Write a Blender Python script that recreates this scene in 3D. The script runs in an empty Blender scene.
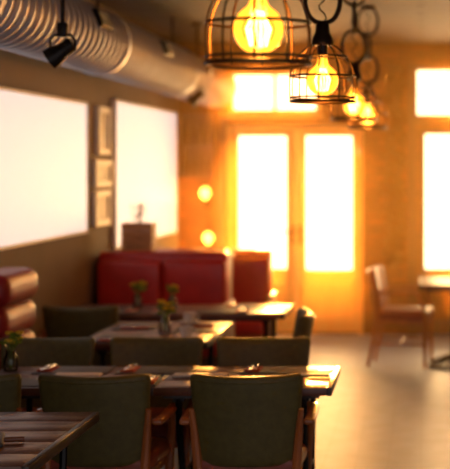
import bpy, bmesh, math, random
from mathutils import Vector, Matrix
random.seed(7)
S = bpy.context.scene
S.view_settings.view_transform = 'Standard'
pi = math.pi

# ------------------------------------------------------------------ materials
def mat(name, col, rough=0.5, metal=0.0, emis=None, estr=0.0, noise=0.0, nscale=20, coat=0.0, bump=0.0, stretch=(1,1,1), trans=0.0, sheen=0.0):
    m = bpy.data.materials.new(name); m.use_nodes = True
    nt = m.node_tree; b = nt.nodes['Principled BSDF']
    b.inputs['Base Color'].default_value = (*col, 1)
    b.inputs['Roughness'].default_value = rough
    b.inputs['Metallic'].default_value = metal
    b.inputs['Coat Weight'].default_value = coat
    b.inputs['Transmission Weight'].default_value = trans
    b.inputs['Sheen Weight'].default_value = sheen
    if emis:
        b.inputs['Emission Color'].default_value = (*emis, 1)
        b.inputs['Emission Strength'].default_value = estr
    if noise > 0 or bump > 0:
        tc = nt.nodes.new('ShaderNodeTexCoord'); mp = nt.nodes.new('ShaderNodeMapping')
        mp.inputs['Scale'].default_value = stretch
        n = nt.nodes.new('ShaderNodeTexNoise'); n.inputs['Scale'].default_value = nscale
        n.inputs['Detail'].default_value = 5
        nt.links.new(tc.outputs['Object'], mp.inputs['Vector'])
        nt.links.new(mp.outputs['Vector'], n.inputs['Vector'])
        if noise > 0:
            r = nt.nodes.new('ShaderNodeValToRGB')
            r.color_ramp.elements[0].position = 0.3; r.color_ramp.elements[1].position = 0.7
            r.color_ramp.elements[0].color = (*[c*(1-noise) for c in col], 1)
            r.color_ramp.elements[1].color = (*[min(1, c*(1+noise)) for c in col], 1)
            nt.links.new(n.outputs['Fac'], r.inputs['Fac'])
            nt.links.new(r.outputs['Color'], b.inputs['Base Color'])
        if bump > 0:
            bp = nt.nodes.new('ShaderNodeBump'); bp.inputs['Strength'].default_value = bump
            bp.inputs['Distance'].default_value = 0.01
            nt.links.new(n.outputs['Fac'], bp.inputs['Height'])
            nt.links.new(bp.outputs['Normal'], b.inputs['Normal'])
    return m

def brickmat(name, c1, c2, mortar, w, h, msize, rough=0.6, rot=(0,0,0), offset=0.5, bump=0.4, coat=0.0):
    m = bpy.data.materials.new(name); m.use_nodes = True
    nt = m.node_tree; b = nt.nodes['Principled BSDF']
    tc = nt.nodes.new('ShaderNodeTexCoord'); mp = nt.nodes.new('ShaderNodeMapping')
    mp.inputs['Rotation'].default_value = rot
    br = nt.nodes.new('ShaderNodeTexBrick')
    br.inputs['Color1'].default_value = (*c1, 1); br.inputs['Color2'].default_value = (*c2, 1)
    br.inputs['Mortar'].default_value = (*mortar, 1)
    br.inputs['Scale'].default_value = 1; br.inputs['Brick Width'].default_value = w
    br.inputs['Row Height'].default_value = h; br.inputs['Mortar Size'].default_value = msize
    br.offset = offset
    nz = nt.nodes.new('ShaderNodeTexNoise'); nz.inputs['Scale'].default_value = 6; nz.inputs['Detail'].default_value = 6
    mx = nt.nodes.new('ShaderNodeMix'); mx.data_type = 'RGBA'; mx.blend_type = 'MULTIPLY'
    mx.inputs['Factor'].default_value = 0.5
    L = nt.links
    L.new(tc.outputs['Object'], mp.inputs['Vector']); L.new(mp.outputs['Vector'], br.inputs['Vector'])
    L.new(mp.outputs['Vector'], nz.inputs['Vector'])
    L.new(br.outputs['Color'], mx.inputs['A']); L.new(nz.outputs['Fac'], mx.inputs['B'])
    L.new(mx.outputs['Result'], b.inputs['Base Color'])
    bp = nt.nodes.new('ShaderNodeBump'); bp.inputs['Strength'].default_value = bump; bp.invert = True
    bp.inputs['Distance'].default_value = 0.01
    L.new(br.outputs['Fac'], bp.inputs['Height']); L.new(bp.outputs['Normal'], b.inputs['Normal'])
    b.inputs['Roughness'].default_value = rough; b.inputs['Coat Weight'].default_value = coat
    return m

M = {}
M['green'] = mat('olive_upholstery', (0.098, 0.078, 0.016), 0.55, noise=0.15, nscale=30, bump=0.1)
M['brownleather'] = mat('seat_leather', (0.26, 0.045, 0.02), 0.4, noise=0.2)
M['chairwood'] = mat('chair_wood', (0.42, 0.12, 0.025), 0.35, noise=0.35, nscale=12, stretch=(1,1,0.15), coat=0.3)
M['tablewood'] = mat('table_wood', (0.12, 0.042, 0.018), 0.38, noise=0.55, nscale=9, stretch=(0.6,8,1), coat=0.05)
M['tableedge'] = mat('table_edge', (0.03, 0.018, 0.012), 0.4)
M['black'] = mat('black_metal', (0.012, 0.011, 0.010), 0.4, metal=0.6)
M['bronze'] = mat('cage_bronze', (0.05, 0.028, 0.015), 0.35, metal=0.8)
M['red'] = mat('red_leather', (0.48, 0.018, 0.010), 0.36, noise=0.12, nscale=8, coat=0.1)
M['darkred'] = mat('dark_red_leather', (0.28, 0.012, 0.014), 0.45, noise=0.1, nscale=8, coat=0.05)
M['walnut'] = mat('dark_walnut', (0.13, 0.045, 0.015), 0.4, noise=0.4, nscale=10, stretch=(1,1,0.1))
M['wall'] = mat('taupe_plaster', (0.19, 0.145, 0.11), 0.8, noise=0.07, nscale=3, bump=0.15)
M['steel'] = mat('galvanised_steel', (0.46, 0.47, 0.52), 0.40, metal=0.45, noise=0.08, nscale=6)
M['doorwood'] = mat('honey_door_paint', (0.95, 0.60, 0.18), 0.45, noise=0.08, nscale=10, stretch=(1,1,0.1))
M['white'] = mat('white_frame', (0.92, 0.92, 0.92), 0.5)
M['paper'] = mat('paper_white', (0.75, 0.70, 0.62), 0.7)
M['print'] = mat('photo_print', (0.45, 0.42, 0.38), 0.5, noise=0.5, nscale=5)
M['napkin'] = mat('red_napkin', (0.40, 0.05, 0.02), 0.8)
M['placemat'] = mat('slate_placemat', (0.05, 0.045, 0.045), 0.55, noise=0.2)
M['chrome'] = mat('cutlery_steel', (0.8, 0.8, 0.8), 0.18, metal=1.0)
M['leaf'] = mat('leaf_green', (0.18, 0.26, 0.02), 0.5, noise=0.3)
M['dryleaf'] = mat('dry_leaf', (0.10, 0.03, 0.008), 0.6, noise=0.4)
M['petal'] = mat('yellow_petal', (0.85, 0.60, 0.05), 0.6)
M['ceramic'] = mat('cream_ceramic', (0.7, 0.66, 0.6), 0.25, coat=0.5)
M['crate'] = mat('crate_wood', (0.46, 0.24, 0.10), 0.6, noise=0.3, nscale=10, stretch=(1,1,6))
M['board'] = mat('glowing_white_board', (0.78, 0.80, 0.86), 0.5, emis=(0.95, 0.94, 1.0), estr=0.52)  # brightness put in as emission; the boards are no lamps
M['bottle'] = mat('bottle_glass_brown', (0.10, 0.03, 0.008), 0.12, coat=0.5)
M['filament'] = mat('glowing_filament', (1, 0.6, 0.2), 0.5, emis=(1.0, 0.55, 0.12), estr=40)
M['sconceglow'] = mat('sconce_bulb', (1, 0.6, 0.2), 0.5, emis=(1.0, 0.40, 0.05), estr=9)
M['floor'] = brickmat('grey_plank_floor', (0.38,0.50,0.76), (0.40,0.525,0.79), (0.31,0.40,0.61), 1.4, 0.19, 0.003, 0.40, rot=(0,0,pi/2), bump=0.05, coat=0.0)
M['ceil'] = brickmat('ceiling_planks', (0.09,0.075,0.082), (0.068,0.056,0.06), (0.012,0.01,0.01), 3.0, 0.30, 0.03, 0.7, rot=(0,0,0), bump=0.6)
M['brick'] = brickmat('brick_brown', (0.46,0.10,0.012), (0.20,0.045,0.007), (0.12,0.05,0.02), 0.22, 0.075, 0.008, 0.7, rot=(pi/2,0,0), bump=0.7)

def glassmat(name, tint, fac_gloss=0.12, emis=None, estr=0.0):
    m = bpy.data.materials.new(name); m.use_nodes = True
    nt = m.node_tree; nt.nodes.clear(); L = nt.links
    o = nt.nodes.new('ShaderNodeOutputMaterial')
    t = nt.nodes.new('ShaderNodeBsdfTransparent'); t.inputs['Color'].default_value = (*tint, 1)
    g = nt.nodes.new('ShaderNodeBsdfGlossy'); g.inputs['Roughness'].default_value = 0.05
    lw = nt.nodes.new('ShaderNodeFresnel'); lw.inputs['IOR'].default_value = 1.45
    mx = nt.nodes.new('ShaderNodeMixShader')
    L.new(lw.outputs['Fac'], mx.inputs['Fac']); L.new(t.outputs[0], mx.inputs[1]); L.new(g.outputs[0], mx.inputs[2])
    out = mx
    if emis:
        e = nt.nodes.new('ShaderNodeEmission'); e.inputs['Color'].default_value = (*emis, 1); e.inputs['Strength'].default_value = estr
        a = nt.nodes.new('ShaderNodeAddShader'); L.new(mx.outputs[0], a.inputs[0]); L.new(e.outputs[0], a.inputs[1]); out = a
    L.new(out.outputs[0], o.inputs['Surface'])
    return m
M['glass'] = glassmat('window_glass', (0.97, 0.95, 0.92))
M['amber'] = glassmat('amber_bulb_glass', (1.0, 0.72, 0.32), emis=(1.0, 0.38, 0.03), estr=0.95)
M['vaseglass'] = glassmat('vase_glass', (0.85, 0.88, 0.86))

# ------------------------------------------------------------------ mesh builder
class B:
    def __init__(s):
        s.bm = bmesh.new(); s.mats = []
    def mi(s, k):
        if k not in s.mats: s.mats.append(k)
        return s.mats.index(k)
    def add(s, verts, faces, k, mtx=None):
        i = s.mi(k)
        vs = [s.bm.verts.new((mtx @ Vector(v)) if mtx else Vector(v)) for v in verts]
        for f in faces:
            try:
                fc = s.bm.faces.new([vs[j] for j in f]); fc.material_index = i; fc.smooth = True
            except ValueError: pass
    def box(s, c, d, k, mtx=None, r=0.0):
        if r > 0: return s.soft(c, d, r, k, mtx=mtx, n=1, rs=3)
        x, y, z = c; a, b, e = d[0]/2, d[1]/2, d[2]/2
        v = [(x+i*a, y+j*b, z+l*e) for i in (-1,1) for j in (-1,1) for l in (-1,1)]
        f = [(0,1,3,2),(4,6,7,5),(0,4,5,1),(2,3,7,6),(0,2,6,4),(1,5,7,3)]
        s.add(v, f, k, mtx)
    def soft(s, c, d, r, k, deform=None, mtx=None, n=6, rs=3):
        h = [q/2 for q in d]; r = min(r, min(h)*0.999)
        def axis(a):
            e = [-a + r*(1-math.cos(pi/2*t/rs))*1.0 for t in range(rs)]
            inn = [-(a-r) + 2*(a-r)*t/n for t in range(n+1)]
            return e + inn + [-q for q in reversed(e)]
        ax = [axis(a) for a in h]
        vd = {}; verts = []; faces = []
        def vid(p):
            key = tuple(round(q, 6) for q in p)
            if key not in vd:
                inn = [max(-(h[i]-r), min(h[i]-r, p[i])) for i in range(3)]
                dv = Vector([p[i]-inn[i] for i in range(3)])
                if dv.length > 1e-9: dv = dv.normalized()*r
                q = Vector(inn)+dv
                if deform: q = Vector(deform(q))
                vd[key] = len(verts); verts.append(q+Vector(c))
            return vd[key]
        for d0 in range(3):
            d1, d2 = (d0+1)%3, (d0+2)%3
            for sg in (-1, 1):
                for i in range(len(ax[d1])-1):
                    for j in range(len(ax[d2])-1):
                        quad = []
                        for (ii, jj) in ((i,j),(i+1,j),(i+1,j+1),(i,j+1)):
                            p = [0,0,0]; p[d0] = sg*h[d0]; p[d1] = ax[d1][ii]; p[d2] = ax[d2][jj]
                            quad.append(vid(p))
                        if sg < 0: quad.reverse()
                        if len(set(quad)) == 4: faces.append(quad)
        s.add(verts, faces, k, mtx)
    def tube(s, pts, r, k, seg=8, closed=False, mtx=None):
        pts = [Vector(p) for p in pts]; n = len(pts)
        rad = r if isinstance(r, (list, tuple)) else [r]*n
        verts = []; faces = []; up = None
        for i, p in enumerate(pts):
            if closed: t = pts[(i+1)%n]-pts[i-1]
            else: t = pts[min(i+1,n-1)]-pts[max(i-1,0)]
            t.normalize()
            if up is None:
                up = Vector((0,0,1)) if abs(t.z) < 0.9 else Vector((1,0,0))
            a = t.cross(up)
            if a.length < 1e-4: a = t.cross(Vector((0,1,0)))
            a.normalize(); b = a.cross(t).normalized(); up = b
            for j in range(seg):
                th = 2*pi*j/seg
                verts.append(p + a*math.cos(th)*rad[i] + b*math.sin(th)*rad[i])
        m = n if closed else n-1
        for i in range(m):
            for j in range(seg):
                i2 = (i+1) % n
                faces.append((i*seg+j, i*seg+(j+1)%seg, i2*seg+(j+1)%seg, i2*seg+j))
        if not closed:
            faces.append(tuple(reversed(range(seg)))); faces.append(tuple((n-1)*seg+j for j in range(seg)))
        s.add(verts, faces, k, mtx)
    def cyl(s, p1, p2, r, k, seg=16, r2=None, mtx=None):
        s.tube([p1, p2], [r, r if r2 is None else r2], k, seg, mtx=mtx)
    def ring(s, c, R, r, k, seg=40, mtx=None, ts=8):
        s.tube([(c[0]+R*math.cos(2*pi*i/seg), c[1]+R*math.sin(2*pi*i/seg), c[2]) for i in range(seg)], r, k, ts, True, mtx)
    def lathe(s, prof, k, c=(0,0,0), seg=24, mtx=None):
        verts = []; faces = []; n = len(prof)
        for (r, z) in prof:
            for j in range(seg):
                verts.append((c[0]+r*math.cos(2*pi*j/seg), c[1]+r*math.sin(2*pi*j/seg), c[2]+z))
        for i in range(n-1):
            for j in range(seg):
                faces.append((i*seg+j, i*seg+(j+1)%seg, (i+1)*seg+(j+1)%seg, (i+1)*seg+j))
        s.add(verts, faces, k, mtx)
    def leaf(s, p, L, W, k, rot):
        m = Matrix.Translation(p) @ rot.to_4x4()
        v = [(0,0,0),(W*.5,L*.35,.01),(W*.4,L*.7,.012),(0,L,0),(-W*.4,L*.7,.012),(-W*.5,L*.35,.01),(0,L*.5,-.004)]
        s.add(v, [(0,1,6),(1,2,6),(2,3,6),(3,4,6),(4,5,6),(5,0,6)], k, m)
    def mesh(s, name):
        me = bpy.data.meshes.new(name); s.bm.normal_update(); s.bm.to_mesh(me)
        for k in s.mats: me.materials.append(M[k])
        me.set_sharp_from_angle(angle=math.radians(40))
        return me
    def obj(s, name, loc=(0,0,0), rz=0):
        return place(name, s.mesh(name), loc, rz)
def place(name, me, loc=(0,0,0), rz=0):
    o = bpy.data.objects.new(name, me); o.location = loc; o.rotation_euler = (0,0,rz)
    S.collection.objects.link(o); return o

# ------------------------------------------------------------------ room shell
XL, XR, YB, YF, H = -2.5, 3.2, 14.8, 1.5, 3.0
b = B(); b.box(((XL+XR)/2, (YB+YF)/2, -0.05), (XR-XL+0.4, YB-YF+0.4, 0.1), 'floor'); b.obj('floor')
b = B(); b.box(((XL+XR)/2, (YB+YF)/2, H+0.05), (XR-XL+0.4, YB-YF+0.4, 0.1), 'ceil'); b.obj('ceiling')
b = B(); b.box((XL-0.1, (YB+YF)/2, H/2), (0.2, YB-YF, H), 'wall'); b.obj('wall_left')
b = B(); b.box((XR+0.1, (YB+YF)/2, H/2), (0.2, YB-YF, H), 'wall'); b.obj('wall_right')
b = B(); b.box((XL+0.012, (YB+YF)/2, 0.06), (0.024, YB-YF, 0.12), 'walnut'); b.obj('baseboard_left')
# back wall with openings
ops = [(-1.99,-1.04,2.27,2.73),(-2.00,-0.60,0.0,2.16),(-0.09,1.55,2.22,2.78),(-0.01,1.50,0.62,2.12)]
xs = sorted(set([XL-0.2, XR+0.2]+[o[0] for o in ops]+[o[1] for o in ops]))
zs = sorted(set([0,H]+[o[2] for o in ops]+[o[3] for o in ops]))
b = B()
for i in range(len(xs)-1):
    for j in range(len(zs)-1):
        cx, cz = (xs[i]+xs[i+1])/2, (zs[j]+zs[j+1])/2
        if any(o[0]<cx<o[1] and o[2]<cz<o[3] for o in ops): continue
        b.box((cx, YB+0.125, cz), (xs[i+1]-xs[i], 0.25, zs[j+1]-zs[j]), 'brick')
b.obj('wall_back')

def window(name, x0, x1, z0, z1, nx, nz, k='doorwood', fw=0.05):
    b = B(); y = YB+0.08
    for x in (x0+fw/2, x1-fw/2): b.box((x, y, (z0+z1)/2), (fw, 0.1, z1-z0), k)
    for z in (z0+fw/2, z1-fw/2): b.box(((x0+x1)/2, y, z), (x1-x0-2*fw, 0.1, fw), k)
    for i in range(1, nx): b.box((x0+(x1-x0)*i/nx, y, (z0+z1)/2), (0.035, 0.07, z1-z0-2*fw), k)
    for i in range(1, nz): b.box(((x0+x1)/2, y, z0+(z1-z0)*i/nz), (x1-x0-2*fw, 0.06, 0.03), k)
    b.box(((x0+x1)/2, y, (z0+z1)/2), (x1-x0-2*fw, 0.008, z1-z0-2*fw), 'glass')
    b.box(((x0+x1)/2, YB-0.02, z0-0.02), (x1-x0+0.06, 0.10, 0.035), k)
    return b.obj(name)
window('window_1', -1.99, -1.04, 2.27, 2.73, 2, 1)
window('window_2', -0.09, 1.55, 2.22, 2.78, 3, 1, 'walnut')
window('window_3', -0.01, 1.50, 0.62, 2.12, 3, 1, 'walnut')

def door(name, x0, x1, g0, g1, gz0, gz1, z1, hx):
    b = B(); y = YB+0.06; d = 0.06
    b.box(((x0+g0)/2, y, z1/2+0.005), (g0-x0, d, z1-0.01), 'doorwood')
    b.box(((g1+x1)/2, y, z1/2+0.005), (x1-g1, d, z1-0.01), 'doorwood')
    b.box(((g0+g1)/2, y, (gz1+z1)/2), (g1-g0, d, z1-gz1), 'doorwood')
    b.box(((g0+g1)/2, y, gz0/2+0.005), (g1-g0, d, gz0-0.01), 'doorwood')
    b.box(((g0+g1)/2, y, (gz0+gz1)/2), (g1-g0, 0.008, gz1-gz0), 'glass')
    # moulded lower panel
    b.soft(((g0+g1)/2, y-d/2-0.004, gz0*0.5), (g1-g0-0.06, 0.03, gz0*0.66), 0.012, 'doorwood', n=1)
    # glazing beads
    for x in (g0+0.01, g1-0.01): b.box((x, y-d/2, (gz0+gz1)/2), (0.02, 0.02, gz1-gz0), 'doorwood')
    for z in (gz0+0.01, gz1-0.01): b.box(((g0+g1)/2, y-d/2, z), (g1-g0, 0.02, 0.02), 'doorwood')
    # lever handle & plate
    b.box((hx, y-d/2-0.006, 1.03), (0.035, 0.012, 0.2), 'black')
    b.tube([(hx, y-d/2, 1.06), (hx, y-d/2-0.05, 1.06), (hx-0.11, y-d/2-0.05, 1.055)], 0.009, 'black')
    # hinges
    xh = x0+0.005 if hx > (x0+x1)/2 else x1-0.005
    for z in (0.25, 1.05, 1.85): b.cyl((xh, y-d/2-0.008, z), (xh, y-d/2-0.008, z+0.09), 0.009, 'chrome', 8)
    return b.obj(name)
door('door_1', -1.96, -1.292, -1.905, -1.37, 0.66, 2.07, 2.12, -1.33)
door('door_2', -1.288, -0.64, -1.21, -0.69, 0.645, 2.07, 2.12, -1.25)
b = B()
b.box((-1.98, YB+0.03, 1.08), (0.04, 0.14, 2.16), 'doorwood'); b.box((-0.62, YB+0.03, 1.08), (0.04, 0.14, 2.16), 'doorwood')
b.box((-1.30, YB+0.03, 2.14), (1.32, 0.14, 0.04), 'doorwood')
b.obj('trim_1')
b = B(); b.box((-0.09, YB-0.05, 1.4), (0.09, 0.10, 2.8), 'walnut'); b.obj('trim_2')
b = B(); b.box((-2.05, YB-0.04, 1.4), (0.07, 0.08, 2.8), 'walnut'); b.obj('trim_3')
b = B(); b.box((-1.30, YB+0.12, 0.012), (1.40, 0.26, 0.024), 'walnut'); b.obj('trim_4')
b = B(); b.box((0.72, YB-0.04, 0.08), (1.5, 0.03, 0.14), 'walnut'); b.obj('baseboard_back')

# white wall boards on the left wall
def board(name, y0, y1, z0, z1):
    b = B(); x = XL+0.022
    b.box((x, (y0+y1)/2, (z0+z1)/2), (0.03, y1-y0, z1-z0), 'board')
    t = 0.02
    for z in (z0-t/2, z1+t/2): b.box((x, (y0+y1)/2, z), (0.04, y1-y0+2*t, t), 'white')
    for y in (y0-t/2, y1+t/2): b.box((x, y, (z0+z1)/2), (0.04, t, z1-z0), 'white')
    b.obj(name)
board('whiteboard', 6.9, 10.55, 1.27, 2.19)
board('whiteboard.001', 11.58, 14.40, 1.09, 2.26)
def picframe(y0, y1, z0, z1):
    b = B(); x = XL+0.02; t = 0.045
    for z in (z0+t/2, z1-t/2): b.box((x, (y0+y1)/2, z), (0.035, y1-y0, t), 'white')
    for y in (y0+t/2, y1-t/2): b.box((x, y, (z0+z1)/2), (0.035, t, z1-z0-2*t), 'white')
    b.box((x-0.006, (y0+y1)/2, (z0+z1)/2), (0.01, y1-y0-2*t, z1-z0-2*t), 'print')
    b.obj('picture_frame')
picframe(10.97, 11.38, 1.83, 2.20); picframe(10.88, 11.46, 1.58, 1.79); picframe(10.88, 11.38, 1.28, 1.55)

# ------------------------------------------------------------------ duct
b = B(); prof = []
y = 5.0
while y < 14.70:
    prof += [(0.186, y), (0.190, y+0.07), (0.208, y+0.085), (0.208, y+0.105), (0.186, y+0.120)]
    y += 0.13
rot = Matrix.Translation((-2.1, 0, 2.545)) @ Matrix.Rotation(-pi/2, 4, 'X')
prof = [(0.0, prof[0][1])]+prof+[(0.0, prof[-1][1])]
b.lathe(prof, 'steel', seg=40, mtx=rot)
for yy in (6.5, 9.3, 12.1):
    m = Matrix.Translation((-2.1, yy, 2.545)) @ Matrix.Rotation(-pi/2, 4, 'X')
    b.lathe([(0.21,-0.03),(0.216,-0.03),(0.216,0.03),(0.21,0.03)], 'steel', seg=40, mtx=m)
    b.cyl((-2.1, yy, 2.75), (-2.1, yy, 2.998), 0.008, 'black', 8)
for yy in (8.6, 10.75, 12.9):
    m = Matrix.Translation((-2.1, yy, 2.545)) @ Matrix.Rotation(-math.radians(22), 4, 'Y')
    b.box((0.208, 0, 0), (0.03, 0.30, 0.11), 'black', mtx=m)
    for q in range(4): b.box((0.226, 0, -0.036+q*0.024), (0.006, 0.27, 0.008), 'bronze', mtx=m)
b.obj('ventilation_duct')

def spot(x, y, z, tilt):
    b = B()
    b.cyl((0,0,H-z-0.002), (0,0,H-z-0.03), 0.05, 'black', 20)
    b.cyl((0,0,H-z-0.02), (0,0,0.10), 0.011, 'black', 10)
    b.soft((0,0,0.10), (0.05,0.05,0.07), 0.01, 'black', n=1)
    b.tube([(-0.06,0,0.0),(-0.06,0,0.05),(-0.04,0,0.075),(0.04,0,0.075),(0.06,0,0.05),(0.06,0,0.0)], 0.007, 'black')
    m = Matrix.Rotation(tilt, 4, 'Y')
    b.lathe([(0.0,0.06),(0.03,0.06),(0.034,0.05),(0.036,0.0),(0.052,-0.05),(0.054,-0.08),(0.048,-0.08),(0.03,-0.03),(0,-0.02)], 'black', mtx=m)
    for q in range(3): b.ring((0,0,0.045-q*0.016), 0.038, 0.003, 'black', 20, mtx=m)
    b.obj('ceiling_spotlight', (x, y, z))
spot(-1.75, 7.0, 2.31, math.radians(55))
spot(-1.97, 12.6, 2.35, math.radians(50))
b = B(); b.lathe([(0.0,0.0),(0.055,0.0),(0.07,-0.012),(0.075,0.0)], 'white', seg=24); b.obj('recessed_downlight', (-2.05+0.35, 10.3, 2.999))

# ------------------------------------------------------------------ pendant lamps
def lampmesh(top):
    b = B()
    prof = [(0.148,0.0),(0.153,0.05),(0.150,0.115),(0.138,0.16),(0.112,0.205),(0.078,0.24),(0.045,0.262)]
    def cat(p, n=4):
        out = []
        for i in range(len(p)-1):
            a, c, d, e = p[max(i-1,0)], p[i], p[i+1], p[min(i+2,len(p)-1)]
            for t in range(n):
                u = t/n
                out.append(tuple(0.5*((2*c[q])+(-a[q]+d[q])*u+(2*a[q]-5*c[q]+4*d[q]-e[q])*u*u+(-a[q]+3*c[q]-3*d[q]+e[q])*u**3) for q in (0,1)))
        out.append(p[-1]); return out
    pr = cat(prof)
    for i in range(10):
        th = 2*pi*(i+0.3)/10
        b.tube([(r*math.cos(th), r*math.sin(th), z) for r, z in pr], 0.0038, 'bronze', 6)
    b.ring((0,0,0.0), 0.148, 0.0065, 'bronze'); b.ring((0,0,0.018), 0.150, 0.004, 'bronze')
    b.ring((0,0,0.115), 0.150, 0.0048, 'bronze'); b.ring((0,0,0.205), 0.112, 0.004, 'bronze')
    b.lathe([(0.0,0.255),(0.05,0.255),(0.052,0.265),(0.046,0.29),(0.034,0.315),(0.03,0.35),(0.02,0.365),(0.0,0.365)], 'bronze')
    b.lathe([(0.0,0.20),(0.022,0.20),(0.024,0.255)], 'black')
    # globe bulb
    gl = []
    for i in range(15):
        a = -pi/2 + (pi*0.84)*i/14
        gl.append((0.072*math.cos(a), 0.098+0.072*math.sin(a)))
    gl += [(0.026,0.175),(0.022,0.19),(0.021,0.205)]
    b.lathe(gl, 'amber', seg=28)
    # squirrel-cage filament
    pts = []
    for i in range(7):
        a0 = 2*pi*i/7; a1 = 2*pi*(i+0.5)/7
        pts += [(0.012*math.cos(a0), 0.012*math.sin(a0), 0.15), (0.036*math.cos(a0), 0.036*math.sin(a0), 0.10), (0.024*math.cos(a0+.2), 0.024*math.sin(a0+.2), 0.05),
                (0.024*math.cos(a1), 0.024*math.sin(a1), 0.05), (0.036*math.cos(a1), 0.036*math.sin(a1), 0.10), (0.012*math.cos(a1), 0.012*math.sin(a1), 0.15)]
    b.tube(pts, 0.0016, 'filament', 5)
    b.cyl((0,0,0.20), (0,0,0.15), 0.006, 'ceramic', 8)
    # big chain links to the ceiling
    z = 0.365; i = 0; lh = 0.20
    while z < top-0.03:
        hh = min(lh, top-z)
        pts = []
        for q in range(28):
            a = 2*pi*q/28; zz = z+hh/2+(hh/2+0.006)*math.sin(a)
            x = 0.08*math.copysign(abs(math.cos(a))**0.8, math.cos(a))
            pts.append((x, 0, zz) if i % 2 == 0 else (x*0.25, x, zz))
        b.tube(pts, 0.0115, 'bronze', 8, True)
        z += hh-0.012; i += 1
    b.tube([(0.018*math.sin(t*1.3), 0.018*math.cos(t*1.3), 0.36+(top-0.36)*t/30) for t in range(31)], 0.004, 'black', 6)
    b.lathe([(0.0,top-0.02),(0.05,top-0.02),(0.055,top-0.001),(0.0,top-0.001)], 'bronze')
    return b.mesh('pendant_lamp')
zb = 2.04
lm = lampmesh(H-zb)
for xx, yy, e in ((-0.465,4.1,9), (-0.45,6.55,9), (-0.43,9.2,14), (-0.42,11.3,25), (1.5,8.0,20), (1.5,11.3,40)):  # right-hand pair is unseen, added to warm the back of the room
    o = place('pendant_lamp', lm, (xx, yy, zb), random.random()*0.5)
    l = bpy.data.lights.new('bulb_light', 'POINT'); l.energy = e; l.color = (1.0, 0.45, 0.11); l.shadow_soft_size = 0.03
    lo = bpy.data.objects.new('bulb_light', l); lo.parent = o; lo.location = (0,0,0.09); S.collection.objects.link(lo)

# ------------------------------------------------------------------ chairs
def chairmesh(gk='green'):
    b = B()
    def dfm(q):
        u = q.x/0.245; v = (q.z+0.2)/0.4
        wid = 0.88+0.12*v
        return (q.x*wid, q.y + 0.055*u*u - 0.075*v, q.z + 0.012*u*u*(v) )
    b.soft((0, -0.20, 0.645), (0.49, 0.06, 0.40), 0.028, gk, deform=dfm, n=10, rs=3)
    pts = []
    for t in range(21):
        u = -1+2*t/20; q = Vector((u*0.225, -0.03, 0.175)); r = dfm(q); pts.append((r[0], r[1]-0.20-0.001, r[2]+0.645))
    b.tube(pts, 0.004, gk, 6)
    # seat cushion
    b.soft((0, 0.03, 0.445), (0.47, 0.46, 0.085), 0.035, 'brownleather', deform=lambda q: (q.x*(1+0.05*q.y/0.23), q.y, q.z+0.012*(1-(q.x/0.235)**2)*(1 if q.z>0 else 0)), n=8)
    b.box((0, 0.03, 0.39), (0.44, 0.42, 0.04), 'chairwood', r=0.008)
    for sx in (-1, 1):
        b.tube([(sx*0.195,-0.27,0.0),(sx*0.205,-0.215,0.25),(sx*0.21,-0.19,0.42),(sx*0.225,-0.205,0.60),(sx*0.235,-0.225,0.70)], [0.014,0.018,0.022,0.018,0.012], 'chairwood', 8)
        b.tube([(sx*0.23,0.235,0.0),(sx*0.235,0.235,0.40),(sx*0.25,0.215,0.55),(sx*0.262,0.17,0.635)], [0.014,0.022,0.018,0.016], 'chairwood', 8)
        b.soft((sx*0.262, -0.01, 0.645), (0.048, 0.40, 0.026), 0.012, 'chairwood', deform=lambda q, sx=sx: (q.x + sx*0.012*math.cos(q.y*6), q.y, q.z+0.02*q.y), n=6)
        b.cyl((sx*0.20,-0.235,0.2), (sx*0.225,0.235,0.2), 0.010, 'chairwood', 8)
    b.cyl((-0.21,0.0,0.2), (0.21,0.0,0.2), 0.010, 'chairwood', 8)
    return b.mesh('dining_chair')
cm = chairmesh()
cw = chairmesh('chairwood')
def chair(x, y, rz, me=cm): place('dining_chair', me, (x, y, 0.001), rz)
# row nearest, backs to viewer
for x, r in ((-1.97,0.03),(-1.40,-0.02),(-0.755,0.02)): chair(x, 6.38, r)
# far side of middle table, facing viewer
for x, r in ((-1.93,pi+0.03),(-1.375,pi-0.02),(-0.81,pi+0.03)): chair(x, 7.22, r)
# further chairs
chair(-2.17, 9.35, 0.0)
chair(-0.95, 8.75, pi/2+0.1)
# right-hand wooden armchair near the window
chair(-0.17, 12.6, -pi/2-0.12, cw)
chair(1.35, 12.75, pi/2, cw)

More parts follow.
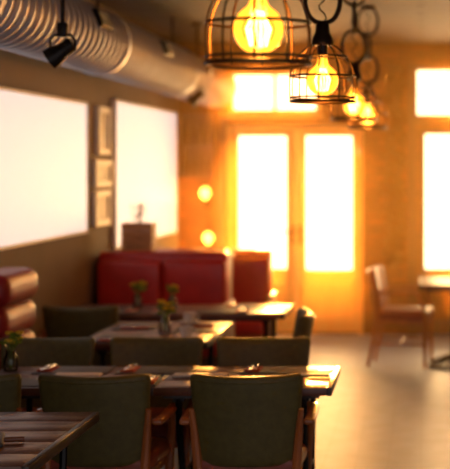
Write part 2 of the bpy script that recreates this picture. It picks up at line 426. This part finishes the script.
# ------------------------------------------------------------------ tables
def table(x0, x1, y0, y1, h=0.75, style='legs'):
    b = B(); cx, cy = (x0+x1)/2, (y0+y1)/2; w, d = x1-x0, y1-y0
    n = max(3, round(d/0.22))
    for i in range(n):  # planked top
        b.soft((0, -d/2+d*(i+0.5)/n, h-0.018), (w-0.05, d/n-0.0015, 0.036), 0.003, 'tablewood', n=1, rs=1)
    for s in (-1, 1): b.soft((s*(w/2-0.0125), 0, h-0.0181), (0.025, d, 0.038), 0.004, 'tableedge', n=1, rs=1)
    b.box((0, 0, h-0.046), (w-0.12, d-0.10, 0.02), 'tableedge')
    if style == 'legs':
        for s in (-1, 1):
            x = s*(w/2-0.13)
            # curved cast-iron trestle end
            for t in (-1, 1):
                b.tube([(x, t*(d/2-0.06), h-0.056), (x, t*(d/2-0.075), h-0.2), (x, t*(d/2-0.16), h-0.42), (x, t*(d/2-0.10), 0.12), (x, t*(d/2-0.05), 0.012)], 0.016, 'black', 8)
                b.cyl((x, t*(d/2-0.05), 0.0), (x, t*(d/2-0.05), 0.02), 0.028, 'black', 12)
            b.cyl((x, -(d/2-0.155), 0.32), (x, d/2-0.155, 0.32), 0.012, 'black', 8)
            b.box((x, 0, h-0.062), (0.05, d-0.1, 0.014), 'black')
        b.cyl((-(w/2-0.13), 0, 0.32), (w/2-0.13, 0, 0.32), 0.011, 'black', 8)
    else:
        b.lathe([(0.0,0.0),(0.24,0.0),(0.24,0.015),(0.06,0.05),(0.04,0.09),(0.04,h-0.12),(0.08,h-0.058),(0.0,h-0.058)], 'black')
        for q in range(4):
            a = q*pi/2+pi/4
            b.tube([(0.04*math.cos(a),0.04*math.sin(a),0.10),(0.18*math.cos(a),0.18*math.sin(a),0.05),(0.30*math.cos(a),0.30*math.sin(a),0.018)], 0.016, 'black')
    b.obj('dining_table', (cx, cy, 0.001))
table(-2.20, -1.30, 4.75, 5.80)
table(-2.05, -1.235, 6.42, 7.10)
table(-1.225, -0.40, 6.42, 7.10)
table(-1.93, -1.20, 8.05, 9.15)
table(-2.42, -0.92, 9.62, 10.28)
table(-0.02, 0.62, 12.0, 12.9, 0.74, 'ped')

# ------------------------------------------------------------------ booths
def booth(x0, x1, y, h, k='red'):
    b = B(); w = x1-x0
    b.soft((0, 0, (h+0.08)/2), (w, 0.16, h-0.08), 0.035, k, n=4)
    nn = max(2, round(w/0.55))
    for i in range(nn):
        b.soft((-w/2+w*(i+0.5)/nn, -0.10, 0.46+(h-0.52)/2), (w/nn-0.008, 0.09, h-0.52), 0.04, k, n=4)
        b.soft((-w/2+w*(i+0.5)/nn, -0.30, 0.41), (w/nn-0.008, 0.48, 0.13), 0.045, k, n=4)
    b.box((0, -0.28, 0.20), (w-0.03, 0.44, 0.30), 'walnut'); b.box((0, -0.24, 0.03), (w-0.06, 0.36, 0.06), 'black')
    b.soft((w/2+0.018, -0.20, h/2-0.18), (0.035, 0.56, h-0.38), 0.01, 'walnut', n=1)
    b.obj('booth_sofa', ((x0+x1)/2, y, 0.0))
booth(-2.46, -1.47, 10.98, 1.09)
booth(-2.46, -1.28, 12.30, 1.03)
# low partition cap behind first booth holding the crate
b = B(); b.box((0,0,0.515), (0.98,0.14,1.03), 'walnut'); b.box((0,0,1.045), (1.0,0.20,0.03), 'walnut'); b.obj('partition_wall', (-1.97, 11.18, 0))

# channelled banquette on left wall
b = B(); L = 0.66
for i in range(4):
    b.soft((0.12, 0, 0.565+i*0.172), (0.24 + 0.02*(i==3), L, 0.18), 0.075, 'darkred', n=6, rs=5)
b.soft((-0.02, 0, 0.58), (0.10, L-0.01, 1.14), 0.03, 'darkred', n=2)
b.soft((0.28, 0, 0.40), (0.42, L, 0.15), 0.05, 'darkred', n=4)
b.box((0.22, 0, 0.165), (0.40, L-0.04, 0.33), 'walnut')
b.obj('banquette_sofa', (-2.42, 7.86, 0.0))

# ------------------------------------------------------------------ table things
TZ = 0.752
def vase(x, y, z=TZ, flowers='petal', n=12, hgt=0.13):
    b = B()
    b.lathe([(0.0,0.003),(0.032,0.003),(0.036,0.02),(0.034,0.06),(0.022,0.085),(0.026,0.10),(0.023,0.10),(0.019,0.085),(0.031,0.06),(0.033,0.02),(0.0,0.008)], 'vaseglass')
    b.lathe([(0.0,0.0),(0.033,0.0),(0.033,0.004),(0.0,0.004)], 'vaseglass')
    for i in range(n):
        a = random.random()*2*pi; r = 0.02+random.random()*0.035; h = hgt+random.random()*0.05
        e = Vector((r*math.cos(a), r*math.sin(a), h))
        b.tube([(0.004*math.cos(a),0.004*math.sin(a),0.01),(0.012*math.cos(a),0.012*math.sin(a),0.10),tuple(e)], 0.0015, 'leaf', 5)
        if i % 2 == 0:
            for q in range(6):
                R = Matrix.Rotation(q*pi/3, 3, 'Z') @ Matrix.Rotation(0.5, 3, 'X')
                b.leaf(e, 0.026, 0.018, flowers, R)
            b.soft(tuple(e), (0.01,0.01,0.008), 0.0039, 'dryleaf', n=1)
        for q in range(3):
            t = 0.5+q*0.2
            p = Vector((0.012*math.cos(a),0.012*math.sin(a),0.10)).lerp(e, t)
            R = Matrix.Rotation(random.random()*6.28, 3, 'Z') @ Matrix.Rotation(random.uniform(-0.3,0.9), 3, 'X')
            b.leaf(p, 0.036, 0.014, 'leaf', R)
    b.obj('flower_vase', (x, y, z))
vase(-1.52, 8.50, n=16); vase(-1.99, 6.95, n=12); vase(-1.98, 10.0, n=12); vase(-1.72, 9.9, n=8)

def setting(x, y, rz=0.0, z=TZ, nap=True):
    b = B()
    b.soft((0,0,0.0025), (0.36,0.25,0.004), 0.0019, 'placemat', n=1)
    if nap:
        b.soft((0.13,0,0.007), (0.07,0.17,0.006), 0.0025, 'napkin', n=1)
        b.soft((0.132,0.01,0.0115), (0.062,0.14,0.003), 0.001, 'napkin', n=1)
        # fork
        b.tube([(0.12,-0.09,0.0165),(0.12,0.0,0.016),(0.12,0.03,0.019)], [0.004,0.0025,0.003], 'chrome', 6)
        for q in range(4): b.cyl((0.113+q*0.0047,0.03,0.019), (0.113+q*0.0047,0.085,0.017), 0.0014, 'chrome', 5)
        # knife
        b.soft((0.143,-0.05,0.016), (0.011,0.08,0.006), 0.0025, 'chrome', n=1)
        b.soft((0.143,0.04,0.016), (0.016,0.10,0.002), 0.0009, 'chrome', n=1)
    b.obj('place_setting', (x, y, z), rz)
for x, y, r in ((-1.80,6.57,0),(-1.38,6.57,0.05),(-0.70,6.57,0),(-1.68,6.96,pi),(-1.28,6.96,pi),(-0.68,6.96,pi),
                (-1.74,8.24,-pi/2),(-1.36,8.66,pi/2),(-1.74,8.85,-pi/2),(-2.1,9.76,0),(-1.35,9.76,0.0),(-1.2,10.13,pi)):
    setting(x, y, r)
def menu(x, y, rz, w=0.21, d=0.30, k='paper'):
    b = B(); b.soft((0,0,0.006), (w,d,0.008), 0.003, k, n=1); b.soft((0,0,0.0115), (w*0.94,d*0.95,0.003), 0.001, 'paper', n=1); b.obj('menu_booklet', (x, y, TZ), rz)
menu(-1.04, 6.76, 1.571, 0.08, 0.26); menu(-1.62, 6.765, 1.571, 0.08, 0.22); menu(-0.50,6.765,1.571,0.08,0.14,'tableedge')
# serving board with slate & pen on the near table
b = B()
b.soft((0,0,0.012), (0.34,0.22,0.018), 0.008, 'placemat', n=2); b.soft((0,0,0.0235), (0.30,0.18,0.005), 0.002, 'tableedge', n=1)
b.tube([(-0.10,-0.02,0.032),(0.10,0.04,0.032)], 0.005, 'chrome', 8); b.cyl((0.17,0,0.012),(0.24,0,0.012),0.010,'tablewood',10)
b.obj('serving_board', (-1.66, 5.10, TZ), 0.25)
def cup(x, y):
    b = B(); b.lathe([(0.0,0.0),(0.06,0.002),(0.072,0.012),(0.07,0.014),(0.0,0.006)], 'ceramic')
    b.lathe([(0.0,0.008),(0.024,0.008),(0.036,0.03),(0.042,0.065),(0.039,0.065),(0.033,0.03),(0.0,0.014)], 'ceramic')
    b.tube([(0.038,0,0.055),(0.058,0,0.052),(0.06,0,0.035),(0.036,0,0.025)], 0.004, 'ceramic', 6)
    b.obj('coffee_cup', (x, y, TZ))
cup(-1.36, 8.30); cup(-1.46, 9.04)

# crate with plants on partition
b = B()
for i in range(4): 
    b.box((0,-0.095,0.03+i*0.06), (0.24,0.012,0.05), 'crate'); b.box((0,0.095,0.03+i*0.06), (0.24,0.012,0.05), 'crate')
    b.box((-0.115,0,0.03+i*0.06), (0.012,0.18,0.05), 'crate'); b.box((0.115,0,0.03+i*0.06), (0.012,0.18,0.05), 'crate')
for sx in (-1,1):
    for sy in (-1,1): b.box((sx*0.102,sy*0.082,0.12), (0.02,0.02,0.24), 'crate')
b.box((0,0,0.006), (0.22,0.18,0.012), 'crate')
for i in range(14):
    a = random.random()*6.28; r = random.random()*0.07; h = 0.24+random.random()*0.14
    e = Vector((r*math.cos(a), r*math.sin(a)*0.8, h))
    b.tube([(e.x*0.5,e.y*0.5,0.02), tuple(e)], 0.002, 'dryleaf', 5)
    b.leaf(e, 0.04, 0.015, 'walnut', Matrix.Rotation(a,3,'Z')@Matrix.Rotation(0.9,3,'X'))
b.obj('planter_crate', (-2.20, 11.18, 1.061))

# dark bottle shelf on the back-left pier
b = B(); W_, HH = 0.36, 0.66
b.box((0,0.085,HH/2), (W_,0.012,HH), 'walnut')
for sx in (-1,1): b.box((sx*(W_/2-0.01),0,HH/2), (0.02,0.18,HH), 'walnut')
for z in (0.01, 0.33, HH-0.01): b.box((0,0,z), (W_-0.04,0.18,0.02), 'walnut')
for z in (0.02, 0.34):
    for i in range(4):
        x = -0.12+0.08*i; hh = 0.9+0.1*random.random()
        b.lathe([(0.0,0.0),(0.03,0.0),(0.031,0.01),(0.031,0.13*hh),(0.012,0.18*hh),(0.011,0.24*hh),(0.0,0.24*hh)], 'bottle', (x, -0.01, z), 12)
b.obj('bottle_shelf', (-2.29, YB-0.10, 1.62))

# wall sconces at the back-left
def sconce(x, z):
    b = B()
    b.soft((0,0.0,0.0), (0.10,0.02,0.16), 0.008, 'bronze', n=1)
    b.tube([(0,-0.01,-0.03),(0,-0.08,-0.05),(0,-0.11,-0.02),(0,-0.11,0.0)], 0.008, 'bronze')
    b.lathe([(0,0.0),(0.03,0.0),(0.032,0.02)], 'bronze', (0,-0.11,-0.01))
    b.lathe([(0.014,0.01),(0.03,0.035),(0.058,0.07),(0.052,0.115),(0.018,0.145),(0,0.148)], 'sconceglow', (0,-0.11,0))
    for i in range(8):
        a = i*pi/4; b.tube([(0.03*math.cos(a),-0.11+0.03*math.sin(a),0.0),(0.074*math.cos(a),-0.11+0.074*math.sin(a),0.06),(0.062*math.cos(a),-0.11+0.062*math.sin(a),0.13),(0.005*math.cos(a),-0.11+0.005*math.sin(a),0.18)], 0.003, 'bronze', 5)
    so_ = b.obj('wall_sconce', (x, YB-0.012, z))
    l = bpy.data.lights.new('sconce_light','POINT'); l.energy = 14; l.color = (1,0.36,0.06); l.shadow_soft_size = 0.05
    o = bpy.data.objects.new('sconce_light', l); S.collection.objects.link(o)
    o.parent = so_; o.location = (0, -0.24, 0.06)
sconce(-2.21, 1.38); sconce(-2.18, 0.92)

# hanging dry vine on the brick pier
def vine(x, y, z0, z1, w, k):
    b = B()
    for s in range(6):
        px = random.uniform(-w, w); pts = []
        z = z1
        while z > z0:
            pts.append((px+0.03*math.sin(z*9+s), -0.02+0.015*math.cos(z*7+s*2), z)); z -= 0.06
        b.tube(pts, 0.005, 'dryleaf', 5)
        for p in pts:
            for q in range(2):
                R = Matrix.Rotation(random.random()*6.28,3,'Z')@Matrix.Rotation(random.uniform(-1.2,0.4),3,'X')
                b.leaf(Vector(p), 0.085, 0.055, k, R)
    b.obj('hanging_vine', (x, y, 0))
vine(-0.28, YB-0.12, 0.75, 2.75, 0.08, 'dryleaf')

# ------------------------------------------------------------------ light
W = bpy.data.worlds.new('World'); S.world = W; W.use_nodes = True
nt = W.node_tree; bg = nt.nodes['Background']; Lk = nt.links
tc = nt.nodes.new('ShaderNodeTexCoord'); sp = nt.nodes.new('ShaderNodeSeparateXYZ')
mr = nt.nodes.new('ShaderNodeMapRange'); mr.inputs['From Min'].default_value = -0.2; mr.inputs['From Max'].default_value = 0.9
mr.inputs['To Min'].default_value = 0.70; mr.inputs['To Max'].default_value = 5.0
cr = nt.nodes.new('ShaderNodeMix'); cr.data_type = 'RGBA'
cr.inputs['A'].default_value = (0.97, 0.90, 0.94, 1); cr.inputs['B'].default_value = (1.0, 0.74, 0.40, 1)
mr2 = nt.nodes.new('ShaderNodeMapRange'); mr2.inputs['From Min'].default_value = 0.0; mr2.inputs['From Max'].default_value = 1.0
Lk.new(tc.outputs['Generated'], sp.inputs[0]); Lk.new(sp.outputs['Y'], mr.inputs['Value']); Lk.new(sp.outputs['Y'], mr2.inputs['Value'])
Lk.new(mr.outputs[0], bg.inputs['Strength']); Lk.new(mr2.outputs[0], cr.inputs['Factor']); Lk.new(cr.outputs['Result'], bg.inputs['Color'])

def area(name, loc, rot, sx, sy, e, col):
    l = bpy.data.lights.new(name, 'AREA'); l.shape = 'RECTANGLE'; l.size = sx; l.size_y = sy; l.energy = e; l.color = col
    o = bpy.data.objects.new(name, l); o.location = loc; o.rotation_euler = rot; S.collection.objects.link(o); return o
area('daylight_door', (-1.3, YB+0.5, 1.35), (-pi/2,0,0), 1.5, 2.4, 230, (1.0,0.44,0.10))
area('daylight_window', (0.75, YB+0.5, 1.6), (-pi/2,0,0), 1.6, 2.3, 150, (1.0,0.50,0.16))
sl = bpy.data.lights.new('sun', 'SUN'); sl.energy = 24; sl.color = (1.0, 0.36, 0.06); sl.angle = math.radians(4)
so = bpy.data.objects.new('sun', sl); so.rotation_euler = (math.radians(-86.5), 0, math.radians(4)); so.location = (0, 20, 6); S.collection.objects.link(so)

# scattering volume added to imitate the orange glare glow around the entrance
hm = bpy.data.materials.new('glow_haze'); hm.use_nodes = True; nt = hm.node_tree; nt.nodes.clear()
o_ = nt.nodes.new('ShaderNodeOutputMaterial'); v_ = nt.nodes.new('ShaderNodeVolumeScatter')
v_.inputs['Color'].default_value = (1.0, 0.48, 0.10, 1); v_.inputs['Density'].default_value = 0.085; v_.inputs['Anisotropy'].default_value = 0.6
nt.links.new(v_.outputs[0], o_.inputs['Volume'])
M['haze'] = hm
b = B(); b.box(((XL+XR)/2, 13.0, 1.5), (XR-XL-0.02, 3.2, 2.98), 'haze'); b.obj('glow_haze')

# ------------------------------------------------------------------ camera
c = bpy.data.cameras.new('camera'); co = bpy.data.objects.new('camera', c); S.collection.objects.link(co)
co.location = (0, 0, 1.75); co.rotation_euler = (pi/2, 0, 0)
c.sensor_width = 36; c.sensor_fit = 'AUTO'; c.lens = 1433/469*36
c.shift_x = -196/469; c.shift_y = -69.5/469
c.dof.use_dof = True; c.dof.focus_distance = 5.3; c.dof.aperture_fstop = 2.6
S.camera = co
